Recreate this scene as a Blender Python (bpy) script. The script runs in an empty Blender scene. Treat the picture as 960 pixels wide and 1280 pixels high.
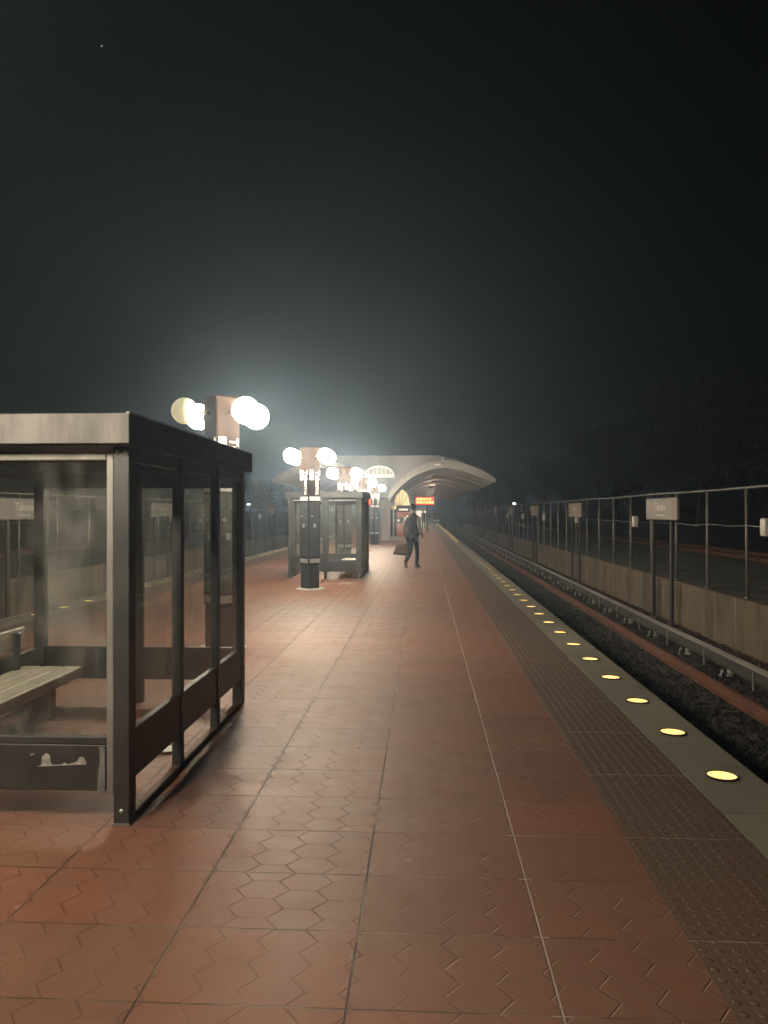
import bpy, bmesh, math, random
from mathutils import Vector, Matrix
R = math.radians
C = bpy.context.scene.collection
sc = bpy.context.scene
rnd = random.Random(7)

# ------------------------------------------------------------------ camera
CAM_H, YAW, FPX = 1.6, R(3.02), 950.0
cam = bpy.data.cameras.new('camera'); co = bpy.data.objects.new('camera', cam); C.objects.link(co)
co.location = (0, 0, CAM_H); co.rotation_euler = (R(90.0), 0, YAW)
cam.sensor_fit = 'AUTO'; cam.sensor_width = 36; cam.lens = FPX*36/1280
cam.clip_start = 0.05; cam.clip_end = 6000
sc.camera = co

# ------------------------------------------------------------------ materials
def new_mat(name):
    m = bpy.data.materials.new(name); m.use_nodes = True
    nt = m.node_tree; nt.nodes.clear()
    out = nt.nodes.new('ShaderNodeOutputMaterial')
    return m, nt, out
class NT:
    def __init__(s, nt): s.nt = nt
    def n(s, t, **kw):
        x = s.nt.nodes.new(t)
        for k, v in kw.items(): setattr(x, k, v)
        return x
    def link(s, a, b): s.nt.links.new(a, b)
    def setin(s, sock, v):
        if hasattr(v, 'is_output') or isinstance(v, bpy.types.NodeSocket): s.link(v, sock)
        else: sock.default_value = v
    def m(s, op, a, b=None, c=None, clamp=False):
        x = s.n('ShaderNodeMath', operation=op); x.use_clamp = clamp
        for i, v in enumerate((a, b, c)):
            if v is not None: s.setin(x.inputs[i], v)
        return x.outputs[0]
    def smooth(s, v, lo, hi, a=0.0, b=1.0):
        x = s.n('ShaderNodeMapRange', interpolation_type='SMOOTHSTEP')
        s.setin(x.inputs['Value'], v); x.inputs['From Min'].default_value = lo; x.inputs['From Max'].default_value = hi
        x.inputs['To Min'].default_value = a; x.inputs['To Max'].default_value = b
        return x.outputs[0]
    def mix(s, f, a, b, mode='MIX'):
        x = s.n('ShaderNodeMix', data_type='RGBA', blend_type=mode)
        s.setin(x.inputs[0], f); s.setin(x.inputs[6], a); s.setin(x.inputs[7], b)
        return x.outputs[2]
    def noise(s, vec, scale, detail=4, rough=.55):
        x = s.n('ShaderNodeTexNoise'); x.inputs['Scale'].default_value = scale
        x.inputs['Detail'].default_value = detail; x.inputs['Roughness'].default_value = rough
        if vec is not None: s.link(vec, x.inputs['Vector'])
        return x.outputs[0]
    def obj(s):
        return s.n('ShaderNodeTexCoord').outputs['Object']
    def pos(s):
        return s.n('ShaderNodeNewGeometry').outputs['Position']
    def scale(s, v, sx, sy, sz):
        x = s.n('ShaderNodeMapping'); s.link(v, x.inputs[0]); x.inputs['Scale'].default_value = (sx, sy, sz)
        return x.outputs[0]
    def bump(s, h, dist, strength=1.0):
        x = s.n('ShaderNodeBump'); x.inputs['Strength'].default_value = strength
        x.inputs['Distance'].default_value = dist; s.setin(x.inputs['Height'], h)
        return x.outputs[0]
    def bsdf(s, color, rough=.6, metal=0.0, normal=None, spec=None):
        x = s.n('ShaderNodeBsdfPrincipled')
        s.setin(x.inputs['Base Color'], color); s.setin(x.inputs['Roughness'], rough); s.setin(x.inputs['Metallic'], metal)
        if normal is not None: s.link(normal, x.inputs['Normal'])
        if spec is not None: s.setin(x.inputs['Specular IOR Level'], spec)
        return x.outputs[0]
def rgb(r, g, b): return (r, g, b, 1)

def noisy(name, c1, c2, scale=6, rough=.6, metal=0.0, bump=.002, bscale=40, stretch=(1,1,1), spec=None):
    m, nt, out = new_mat(name); N = NT(nt)
    v = N.scale(N.pos(), *stretch)
    f = N.noise(v, scale, 6, .6)
    f = N.smooth(f, .32, .68)
    col = N.mix(f, rgb(*c1), rgb(*c2))
    nb = N.noise(v, bscale, 3)
    rg = N.m('ADD', N.m('MULTIPLY', N.noise(v, scale*2.3, 3), .25), rough-.12)
    N.link(N.bsdf(col, rg, metal, N.bump(nb, bump), spec), out.inputs[0])
    return m
def emit(name, col, strength):
    m, nt, out = new_mat(name); N = NT(nt)
    e = N.n('ShaderNodeEmission'); e.inputs[0].default_value = rgb(*col); e.inputs[1].default_value = strength
    N.link(e.outputs[0], out.inputs[0]); return m

MAT = {}
# hexagon-embossed red pavers laid in rectangular panels
def paver():
    m, nt, out = new_mat('red_hexagon_pavers'); N = NT(nt)
    p = N.pos(); sep = N.n('ShaderNodeSeparateXYZ'); N.link(p, sep.inputs[0]); X, Y = sep.outputs[0], sep.outputs[1]
    PX, PY = .69, .45
    px = N.m('DIVIDE', N.m('SUBTRACT', X, .44), PX); py = N.m('DIVIDE', N.m('SUBTRACT', Y, .186), PY)
    ix, iy = N.m('FLOOR', px), N.m('FLOOR', py)
    # panel joints (distance in metres)
    jx = N.m('MULTIPLY', N.m('ABSOLUTE', N.m('SUBTRACT', px, N.m('ROUND', px))), PX)
    jy = N.m('MULTIPLY', N.m('ABSOLUTE', N.m('SUBTRACT', py, N.m('ROUND', py))), PY)
    cx = N.n('ShaderNodeCombineXYZ'); N.link(ix, cx.inputs[0]); N.link(iy, cx.inputs[1])
    wn = N.n('ShaderNodeTexWhiteNoise', noise_dimensions='3D'); N.link(cx.outputs[0], wn.inputs[0])
    sepc = N.n('ShaderNodeSeparateColor'); N.link(wn.outputs['Color'], sepc.inputs[0])
    # hexes: column pitch PX/4, row pitch PY/3
    xs = N.m('DIVIDE', N.m('SUBTRACT', X, .44), PX/4); ys = N.m('DIVIDE', N.m('SUBTRACT', Y, .186), PY/3)
    tri = N.m('SUBTRACT', N.m('MULTIPLY', N.m('PINGPONG', N.m('ADD', ys, .5), .5), 4), 1.0)
    rx = N.m('ROUND', xs)
    par = N.m('SUBTRACT', 1.0, N.m('MULTIPLY', N.m('MODULO', N.m('ABSOLUTE', rx), 2.0), 2.0))
    off = N.m('MULTIPLY', N.m('MULTIPLY', tri, par), .17)
    dz = N.m('SUBTRACT', N.m('SUBTRACT', xs, rx), off)
    d1 = N.m('MULTIPLY', N.m('ABSOLUTE', dz), PX/4*.88)
    colr = N.m('SUBTRACT', rx, N.m('LESS_THAN', dz, 0.0))
    cpar = N.m('MULTIPLY', N.m('MODULO', N.m('ABSOLUTE', colr), 2.0), .5)
    yy = N.m('ADD', ys, cpar)
    d2 = N.m('MULTIPLY', N.m('ABSOLUTE', N.m('SUBTRACT', yy, N.m('ROUND', yy))), PY/3)
    wear = N.smooth(N.noise(p, 1.7, 4), .38, .62)
    g1 = N.smooth(d1, .0015, .0055, 1, 0); g2 = N.m('MULTIPLY', N.smooth(d2, .001, .0045, 1, 0), .35)
    gh = N.m('MAXIMUM', g1, g2); gh = N.m('MULTIPLY', gh, N.m('ADD', .30, N.m('MULTIPLY', wear, .70)))
    gj = N.m('MAXIMUM', N.smooth(jx, .002, .0055, 1, 0), N.smooth(jy, .0015, .0045, 1, 0))
    g = N.m('MAXIMUM', gh, gj)
    # colours
    c = N.mix(sepc.outputs[0], rgb(.248, .096, .055), rgb(.215, .103, .062))
    c = N.mix(N.m('MULTIPLY', sepc.outputs[1], .45), c, rgb(.175, .084, .055))
    big = N.smooth(N.noise(p, .55, 5, .6), .35, .7)
    c = N.mix(N.m('MULTIPLY', big, .45), c, rgb(.180, .096, .066))
    fine = N.noise(p, 160, 2); c = N.mix(N.smooth(fine, .3, .75, 0, .35), c, rgb(.11, .052, .036))
    spot = N.smooth(N.noise(p, 9, 2, .4), .70, .76); c = N.mix(N.m('MULTIPLY', spot, .35), c, rgb(.30, .22, .18))
    dirt = N.smooth(N.noise(p, 3.3, 7, .68), .50, .72); c = N.mix(N.m('MULTIPLY', dirt, .22), c, rgb(.085, .052, .038))
    pale = N.smooth(N.noise(N.scale(p, 1, .6, 1), 2.1, 7, .7), .56, .74); c = N.mix(N.m('MULTIPLY', pale, .28), c, rgb(.27, .165, .12))
    odd = N.smooth(sepc.outputs[2], .86, .9); c = N.mix(N.m('MULTIPLY', odd, .35), c, rgb(.13, .055, .036))
    gv = N.n('ShaderNodeTexVoronoi', feature='F1'); gv.inputs['Scale'].default_value = 2.6; N.link(N.scale(p, 1, 1, 0), gv.inputs['Vector'])
    gs = N.n('ShaderNodeSeparateColor'); N.link(gv.outputs['Color'], gs.inputs[0])
    gum = N.m('MULTIPLY', N.smooth(gv.outputs['Distance'], .035, .055, 1, 0), N.smooth(gs.outputs[0], .62, .66))
    c = N.mix(N.m('MULTIPLY', gum, .55), c, N.mix(N.smooth(gs.outputs[1], .7, .75), rgb(.05, .036, .03), rgb(.34, .28, .24)))
    c = N.mix(N.m('MULTIPLY', gh, .10), c, rgb(.050, .026, .018))
    mort = N.mix(N.smooth(N.noise(p, 2.3, 2), .45, .6), rgb(.06, .038, .028), rgb(.20, .15, .115))
    onl = N.m('LESS_THAN', N.m('ABSOLUTE', N.m('SUBTRACT', X, .44)), .03)
    mort = N.mix(onl, mort, rgb(.36, .30, .25))
    c = N.mix(gj, c, mort)
    rough = N.m('ADD', .42, N.m('MULTIPLY', N.noise(p, 5, 5), .3))
    h = N.m('SUBTRACT', N.m('MULTIPLY', fine, .12), g)
    N.link(N.bsdf(c, rough, 0, N.bump(h, .0055), .45), out.inputs[0])
    return m
MAT['paver'] = paver()
def tactile():
    m, nt, out = new_mat('tactile_dome_tiles'); N = NT(nt)
    p = N.pos(); sep = N.n('ShaderNodeSeparateXYZ'); N.link(p, sep.inputs[0]); X, Y = sep.outputs[0], sep.outputs[1]
    pt = .0595
    fx = N.m('SUBTRACT', N.m('FRACT', N.m('DIVIDE', N.m('SUBTRACT', X, .985), pt)), .5)
    fy = N.m('SUBTRACT', N.m('FRACT', N.m('DIVIDE', Y, pt)), .5)
    d = N.m('MULTIPLY', N.m('SQRT', N.m('ADD', N.m('MULTIPLY', fx, fx), N.m('MULTIPLY', fy, fy))), pt)
    dome = N.smooth(d, .008, .016, 1, 0)
    py = N.m('DIVIDE', N.m('SUBTRACT', Y, .186), .9)
    jy = N.m('MULTIPLY', N.m('ABSOLUTE', N.m('SUBTRACT', py, N.m('ROUND', py))), .9)
    j = N.smooth(jy, .002, .006, 1, 0)
    gr = N.smooth(N.m('ABSOLUTE', fx), .36, .5, 0, 1)
    c = N.mix(N.smooth(N.noise(p, 1.1, 5), .35, .65), rgb(.150, .108, .076), rgb(.175, .102, .072))
    c = N.mix(N.smooth(N.noise(p, 120, 2), .3, .7, 0, .5), c, rgb(.065, .048, .036))
    c = N.mix(N.m('MULTIPLY', gr, .5), c, rgb(.045, .036, .028))
    c = N.mix(N.m('MULTIPLY', N.smooth(d, .012, .016, 0, 1), .0), c, rgb(.05, .04, .03))
    ring = N.m('MULTIPLY', N.smooth(d, .010, .014, 0, 1), N.smooth(d, .016, .020, 1, 0))
    c = N.mix(N.m('MULTIPLY', ring, .55), c, rgb(.035, .028, .022))
    c = N.mix(j, c, rgb(.26, .21, .17))
    h = N.m('SUBTRACT', dome, j)
    N.link(N.bsdf(c, .6, 0, N.bump(h, .005), .35), out.inputs[0]); return m
MAT['tactile'] = tactile()
def coping():
    m, nt, out = new_mat('granite_edge_slabs'); N = NT(nt)
    p = N.pos(); sep = N.n('ShaderNodeSeparateXYZ'); N.link(p, sep.inputs[0]); Y = sep.outputs[1]
    py = N.m('DIVIDE', N.m('SUBTRACT', Y, 4.13), 0.914*1.3333)
    wn = N.n('ShaderNodeTexWhiteNoise', noise_dimensions='1D'); N.link(N.m('FLOOR', py), wn.inputs['W'])
    jy = N.m('MULTIPLY', N.m('ABSOLUTE', N.m('SUBTRACT', py, N.m('ROUND', py))), 1.22)
    c = N.mix(N.noise(p, 3, 5), rgb(.25, .23, .18), rgb(.33, .305, .245))
    c = N.mix(N.m('MULTIPLY', wn.outputs[0], .35), c, rgb(.13, .12, .095))
    c = N.mix(N.smooth(N.noise(p, 220, 2), .35, .7, 0, .5), c, rgb(.10, .092, .07))
    c = N.mix(N.smooth(N.noise(p, 1.3, 5, .65), .52, .7, 0, .5), c, rgb(.085, .078, .06))
    c = N.mix(N.smooth(jy, .002, .006, 1, 0), c, rgb(.06, .055, .045))
    N.link(N.bsdf(c, .55, 0, N.bump(N.noise(p, 200, 2), .0012)), out.inputs[0]); return m
MAT['coping'] = coping()
def concrete_wall():
    m, nt, out = new_mat('stained_track_wall_concrete'); N = NT(nt)
    p = N.pos(); sep = N.n('ShaderNodeSeparateXYZ'); N.link(p, sep.inputs[0]); Y = sep.outputs[1]
    c = N.mix(N.noise(p, 1.2, 6, .65), rgb(.145, .105, .065), rgb(.22, .165, .105))
    st = N.noise(N.scale(p, 1, 1, .30), 1.3, 6, .62); c = N.mix(N.smooth(st, .44, .62, 0, .85), c, rgb(.075, .056, .036))
    st2 = N.noise(N.scale(p, 2.2, 2.2, .22), 1.3, 4); c = N.mix(N.smooth(st2, .56, .72, 0, .45), c, rgb(.33, .29, .22)); gr = N.noise(p, 6, 5, .7); c = N.mix(N.smooth(gr, .5, .7, 0, .4), c, rgb(.09, .07, .045))
    py = N.m('DIVIDE', Y, 3.05); jy = N.m('MULTIPLY', N.m('ABSOLUTE', N.m('SUBTRACT', py, N.m('ROUND', py))), 3.05)
    j = N.smooth(jy, .008, .02, 1, 0); c = N.mix(j, c, rgb(.07, .06, .045))
    N.link(N.bsdf(c, .85, 0, N.bump(N.m('SUBTRACT', N.noise(p, 25, 5), j), .008)), out.inputs[0]); return m
MAT['trackwall'] = concrete_wall()
def ballast_mat(name, c1, c2, sc_=22):
    m, nt, out = new_mat(name); N = NT(nt)
    p = N.pos(); v = N.n('ShaderNodeTexVoronoi'); v.inputs['Scale'].default_value = sc_; N.link(p, v.inputs['Vector'])
    sepc = N.n('ShaderNodeSeparateColor'); N.link(v.outputs['Color'], sepc.inputs[0])
    c = N.mix(sepc.outputs[0], rgb(*c1), rgb(*c2))
    c = N.mix(N.smooth(N.noise(p, .8, 4), .4, .65, 0, .5), c, rgb(.035, .028, .022))
    h = N.m('ADD', N.m('MULTIPLY', v.outputs['Distance'], -1.0), N.m('MULTIPLY', sepc.outputs[1], .5))
    N.link(N.bsdf(c, .9, 0, N.bump(h, .05)), out.inputs[0]); return m
MAT['ballast'] = ballast_mat('track_ballast', (.034, .029, .025), (.085, .075, .066))
MAT['ballast2'] = ballast_mat('freight_ballast', (.10, .095, .088), (.20, .19, .175), 16)
MAT['soil'] = noisy('bank_soil', (.035, .036, .022), (.06, .055, .035), 1.2, .95, bump=.05, bscale=9)
MAT['rust'] = noisy('rusty_rail_steel', (.115, .040, .019), (.17, .064, .031), 7, .8, .0, .001, 60, (1, .3, 1))
MAT['railtop'] = noisy('worn_rail_head', (.16, .10, .08), (.24, .17, .13), 9, .45, .6, .0005, 60, (1, .1, 1))
MAT['cover'] = noisy('weathered_cover_board', (.42, .395, .365), (.58, .55, .515), 3, .6, 0, .001, 30, (1, .2, 1))
MAT['skirt'] = noisy('dark_rubber_skirt', (.03, .028, .026), (.07, .065, .06), 4, .6, 0, .001, 30, (1, .3, 1))
MAT['ceramic'] = noisy('white_porcelain', (.34, .32, .29), (.50, .48, .44), 12, .4)
MAT['dark_metal'] = noisy('dark_bronze_paint', (.024, .025, .0245), (.040, .041, .039), 5, .45, .0, .0008, 35, spec=.5)
MAT['glare_grey'] = noisy('glare_tinted_fascia', (.030, .033, .037), (.045, .049, .054), 5, .6, spec=.3)  # dark side fascia, blue-grey sky glow and glare mixed into its colour
MAT['dull_alu'] = noisy('weathered_bronze_aluminium', (.17, .165, .15), (.26, .25, .23), 7, .5, .3, .0008, 35, (1, 1, .35))
MAT['fascia'] = noisy('weathered_roof_fascia', (.085, .081, .076), (.165, .156, .146), 3.5, .62, .1, .002, 26, (2, 2, .6))
MAT['bolt'] = noisy('zinc_bolt', (.42, .42, .4), (.6, .6, .57), 20, .35, .7)
MAT['galv'] = noisy('galvanised_pipe', (.22, .21, .19), (.34, .325, .295), 5, .5, .35, .0008, 30)
MAT['post'] = noisy('dark_sign_post', (.028, .024, .02), (.045, .038, .032), 6, .6)
MAT['sign'] = noisy('beige_enamel_sign', (.24, .20, .168), (.32, .272, .228), 2, .45, 0, .0004, 20)
MAT['white'] = noisy('white_enamel', (.72, .70, .64), (.82, .80, .74), 6, .4)
MAT['wood'] = noisy('grey_weathered_oak', (.30, .27, .20), (.46, .42, .33), 5, .55, 0, .002, 40, (14, .7, 14))
MAT['wood_dark'] = noisy('brown_bench_timber', (.10, .055, .035), (.16, .09, .06), 5, .65, 0, .002, 40, (9, .7, 9))
MAT['pylon'] = noisy('bronze_pylon_metal', (.011, .007, .0045), (.019, .012, .008), 4, .75, .0, .0006, 30, (1, 1, .3), .08)
MAT['black'] = noisy('black_panel', (.012, .012, .012), (.02, .02, .02), 8, .35)
MAT['vault'] = noisy('board_marked_concrete', (.30, .27, .235), (.42, .385, .34), 1.4, .8, 0, .004, 12, (.35, 1, 1))
MAT['pale_conc'] = noisy('pale_precast_concrete', (.42, .40, .36), (.54, .51, .47), 2.0, .75, 0, .003, 15)
MAT['wall_conc'] = noisy('grey_canopy_wall', (.17, .165, .155), (.27, .26, .245), .9, .8, 0, .004, 12, (1, 1, .35))
MAT['letter'] = noisy('white_lettering', (.52, .51, .48), (.60, .59, .56), 6, .4)
MAT['map'] = noisy('printed_route_map', (.05, .05, .05), (.09, .085, .08), 14, .3)
MAT['plate'] = noisy('white_information_plate', (.45, .45, .43), (.62, .62, .6), 30, .4)
MAT['residue'] = noisy('sticker_residue', (.20, .19, .18), (.36, .35, .33), 40, .7)
MAT['scuff'] = noisy('chalky_scuff', (.10, .10, .10), (.22, .22, .21), 14, .7, stretch=(1, 1, .4))
MAT['bark'] = noisy('bark', (.05, .038, .028), (.09, .07, .05), 8, .9, 0, .01, 20)
MAT['leaf'] = noisy('dark_leaves', (.022, .03, .013), (.045, .055, .025), 1.1, .6)
MAT['leaf_lit'] = noisy('lit_leaves', (.09, .11, .045), (.16, .17, .08), 1.1, .6)  # leaf colour brightened to stand for lamplight on the bush
MAT['skin'] = noisy('skin', (.20, .115, .075), (.25, .15, .10), 20, .5)
MAT['hair'] = noisy('dark_hair', (.012, .01, .009), (.02, .017, .015), 60, .5)
MAT['vest'] = noisy('dark_vest_cloth', (.020, .024, .028), (.034, .039, .044), 18, .85)
MAT['sleeve'] = noisy('grey_sweatshirt_cloth', (.26, .26, .25), (.36, .36, .345), 18, .9)
MAT['jeans'] = noisy('dark_trousers_cloth', (.020, .024, .027), (.035, .04, .044), 18, .9)
MAT['shoe'] = noisy('dark_trainers', (.03, .03, .03), (.06, .06, .058), 20, .6)
MAT['sole'] = noisy('white_shoe_sole', (.6, .59, .55), (.7, .69, .65), 20, .6)
MAT['bag'] = noisy('brown_paper_bag', (.11, .075, .045), (.18, .125, .08), 10, .8)
MAT['bag_pale'] = noisy('cream_strap', (.50, .44, .34), (.6, .54, .43), 10, .8)
MAT['white_cloth'] = noisy('white_cloth', (.62, .58, .52), (.72, .68, .62), 10, .9)
MAT['orange'] = noisy('orange_machine_panel', (.52, .15, .06), (.60, .19, .08), 4, .5)
MAT['paper'] = noisy('scrap_paper', (.72, .70, .66), (.8, .79, .75), 20, .8)

LAMP = (1.0, .86, .66)
MAT['globe'] = emit('lit_globe', LAMP, 245)
def dimglobe():
    m, nt, out = new_mat('unlit_globe_glow'); N = NT(nt)
    b = N.n('ShaderNodeBsdfPrincipled'); b.inputs['Base Color'].default_value = rgb(.75, .74, .50); b.inputs['Roughness'].default_value = .22
    b.inputs['Emission Color'].default_value = rgb(1, .93, .55); b.inputs['Emission Strength'].default_value = .42  # faint emission stands in for neighbouring globes' light on an unlit one
    N.link(b.outputs[0], out.inputs[0]); return m
MAT['dimglobe'] = dimglobe()
def edge_lens():
    m, nt, out = new_mat('amber_edge_lens'); N = NT(nt)
    v = N.n('ShaderNodeTexVoronoi'); v.inputs['Scale'].default_value = 45; N.link(N.pos(), v.inputs['Vector'])
    e = N.n('ShaderNodeEmission'); N.link(N.mix(N.smooth(v.outputs[0], .2, .7), rgb(1, .74, .30), rgb(1, .58, .14)), e.inputs[0])
    oi = N.n('ShaderNodeObjectInfo'); N.link(N.m('ADD', 1.5, N.m('MULTIPLY', oi.outputs['Random'], .8)), e.inputs[1])
    N.link(e.outputs[0], out.inputs[0]); return m
MAT['edge_lens'] = edge_lens()
MAT['red_led'] = emit('red_display_glow', (1, .03, .02), 2.6)
MAT['amber_led'] = emit('orange_display_glow', (1, .32, .08), 4.5)
MAT['warm_panel'] = emit('warm_lit_lunette', (1, .70, .30), 1.15)
MAT['white_panel'] = emit('lit_white_doorway', (1, .86, .64), 1.3)
MAT['tube'] = emit('fill_tube', (1, .76, .52), 42)  # emission of the added strip lights
MAT['fill_uplight'] = emit('added_uplight', (1, .70, .46), 13)  # added emission that brightens the vault underside
MAT['skylight'] = emit('lit_skylight_glass', (1, .9, .74), .55)
MAT['far_lamp'] = emit('far_lamp', (.95, .97, 1), 10)
MAT['star'] = emit('star', (1, 1, 1), 3)
def glass():
    m, nt, out = new_mat('grimy_shelter_glass'); N = NT(nt)
    p = N.pos()
    tr = N.n('ShaderNodeBsdfTransparent'); tr.inputs[0].default_value = rgb(.972, .98, .972)
    gl = N.n('ShaderNodeBsdfGlossy'); gl.inputs['Roughness'].default_value = .012; gl.inputs[0].default_value = rgb(.95, .95, .95)
    fr = N.n('ShaderNodeFresnel'); fr.inputs[0].default_value = 1.42
    front = N.m('SUBTRACT', 1.0, N.n('ShaderNodeNewGeometry').outputs['Backfacing'])
    m1 = N.n('ShaderNodeMixShader'); N.link(N.m('MULTIPLY', fr.outputs[0], front), m1.inputs[0]); N.link(tr.outputs[0], m1.inputs[1]); N.link(gl.outputs[0], m1.inputs[2])
    df = N.n('ShaderNodeBsdfDiffuse'); df.inputs[0].default_value = rgb(.5, .5, .47)
    tl = N.n('ShaderNodeBsdfTranslucent'); tl.inputs[0].default_value = rgb(.5, .5, .47)
    dm = N.n('ShaderNodeMixShader'); dm.inputs[0].default_value = .5; N.link(df.outputs[0], dm.inputs[1]); N.link(tl.outputs[0], dm.inputs[2])
    smear = N.smooth(N.noise(N.scale(p, 1, 1, .6), 2.2, 7, .68), .42, .78, .015, .24)
    m2 = N.n('ShaderNodeMixShader'); N.link(smear, m2.inputs[0]); N.link(m1.outputs[0], m2.inputs[1]); N.link(dm.outputs[0], m2.inputs[2])
    N.link(m2.outputs[0], out.inputs[0]); return m
MAT['glass'] = glass()

# ------------------------------------------------------------------ mesh helpers
class MB:
    def __init__(s): s.bm = bmesh.new()
    def box(s, x0, x1, y0, y1, z0, z1, bev=0.0, seg=1, mat=None):
        r = bmesh.ops.create_cube(s.bm, size=1.0); vs = r['verts']
        for v in vs:
            v.co = Vector(((x0+x1)/2+v.co.x*abs(x1-x0), (y0+y1)/2+v.co.y*abs(y1-y0), (z0+z1)/2+v.co.z*abs(z1-z0)))
            if mat is not None: v.co = mat @ v.co
        if bev > 0:
            es = list({e for v in vs for e in v.link_edges})
            bmesh.ops.bevel(s.bm, geom=es, offset=bev, segments=seg, affect='EDGES', profile=.5)
        return s
    def cyl(s, p0, p1, r0, r1=None, seg=12, caps=True):
        p0, p1 = Vector(p0), Vector(p1); d = p1-p0; r1 = r0 if r1 is None else r1
        q = d.to_track_quat('Z', 'Y').to_matrix().to_4x4()
        bmesh.ops.create_cone(s.bm, cap_ends=caps, segments=seg, radius1=r0, radius2=max(r1, 1e-4), depth=d.length,
                              matrix=Matrix.Translation((p0+p1)/2) @ q)
        return s
    def tube(s, pts, rad, seg=8):
        pts = [Vector(p) for p in pts]; n = len(pts)
        rs = rad if isinstance(rad, (list, tuple)) else [rad]*n
        rings = []; up = Vector((0, 0, 1))
        for i, p in enumerate(pts):
            d = (pts[min(i+1, n-1)]-pts[max(i-1, 0)]).normalized()
            a = d.cross(up);  a = d.cross(Vector((1, 0, 0))) if a.length < .05 else a
            a.normalize(); b = d.cross(a).normalized()
            rings.append([s.bm.verts.new(p+(a*math.cos(t)+b*math.sin(t))*rs[i]) for t in [2*math.pi*k/seg for k in range(seg)]])
        for i in range(n-1):
            for k in range(seg):
                s.bm.faces.new((rings[i][k], rings[i][(k+1) % seg], rings[i+1][(k+1) % seg], rings[i+1][k]))
        s.bm.faces.new(rings[0][::-1]); s.bm.faces.new(rings[-1]); return s
    def sphere(s, c, r, u=20, v=12, sx=1, sy=1, sz=1):
        bmesh.ops.create_uvsphere(s.bm, u_segments=u, v_segments=v, radius=r, matrix=Matrix.Translation(c) @ Matrix.Diagonal((sx, sy, sz, 1)))
        return s
    def prism(s, pts, y0, y1):          # polygon in xz extruded along y
        a = [s.bm.verts.new((x, y0, z)) for x, z in pts]; b = [s.bm.verts.new((x, y1, z)) for x, z in pts]
        s.bm.faces.new(a); s.bm.faces.new(b[::-1]); n = len(pts)
        for i in range(n): s.bm.faces.new((a[i], b[i], b[(i+1) % n], a[(i+1) % n]))
        return s
    def strip(s, outer, inner, y0, y1, ny=1):      # closed band between two polylines in xz, extruded along y
        n = len(outer)
        def ring(y): return [s.bm.verts.new((x, y, z)) for x, z in outer] + [s.bm.verts.new((x, y, z)) for x, z in reversed(inner)]
        a, b = ring(y0), ring(y1); m = 2*n
        for i in range(m): s.bm.faces.new((a[i], b[i], b[(i+1) % m], a[(i+1) % m]))
        for r_, fl in ((a, False), (b, True)):
            for i in range(n-1):
                q = (r_[i], r_[i+1], r_[m-2-i], r_[m-1-i]); s.bm.faces.new(q[::-1] if fl else q)
        return s
    def grid(s, xs, ys, zf):
        vv = [[s.bm.verts.new((x, y, zf(x, y))) for y in ys] for x in xs]
        for i in range(len(xs)-1):
            for j in range(len(ys)-1):
                s.bm.faces.new((vv[i][j], vv[i+1][j], vv[i+1][j+1], vv[i][j+1]))
        return s
    def build(s, name, mat, parent=None, smooth=False, loc=None):
        bmesh.ops.recalc_face_normals(s.bm, faces=s.bm.faces)
        me = bpy.data.meshes.new(name); s.bm.to_mesh(me); s.bm.free()
        me.materials.append(mat)
        if smooth:
            for f in me.polygons: f.use_smooth = True
        o = bpy.data.objects.new(name, me); C.objects.link(o)
        if parent is not None: o.parent = parent
        if loc is not None: o.location = loc
        return o
def tag(o, label=None, cat=None, group=None, kind=None):
    if label: o['label'] = label
    if cat: o['category'] = cat
    if group: o['group'] = group
    if kind: o['kind'] = kind
    return o
def empty(name, loc, label, cat, group=None, rz=0):
    o = bpy.data.objects.new(name, None); C.objects.link(o); o.location = loc; o.rotation_euler = (0, 0, rz)
    o.empty_display_size = .2
    return tag(o, label, cat, group)
def copy_tree(o, loc=None, label=None, parent=None):
    c = o.copy(); C.objects.link(c)
    if parent is not None: c.parent = parent
    for ch in list(o.children): copy_tree(ch, None, None, c)
    if loc is not None: c.location = loc
    if label: c['label'] = label
    return c
def text_mesh(name, body, size, mat, parent, matrix, extrude=.003, align='LEFT', spacing=1.0):
    cu = bpy.data.curves.new(name, 'FONT'); cu.body = body; cu.size = size; cu.extrude = extrude
    cu.align_x = align; cu.space_character = spacing; cu.offset = size*.012
    t = bpy.data.objects.new('tmp_text', cu); C.objects.link(t)
    dg = bpy.context.evaluated_depsgraph_get()
    me = bpy.data.meshes.new_from_object(t.evaluated_get(dg)); bpy.data.objects.remove(t); bpy.data.curves.remove(cu)
    me.transform(matrix); me.materials.clear(); me.materials.append(mat); me.name = name
    o = bpy.data.objects.new(name, me); C.objects.link(o); o.parent = parent
    return o

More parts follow.
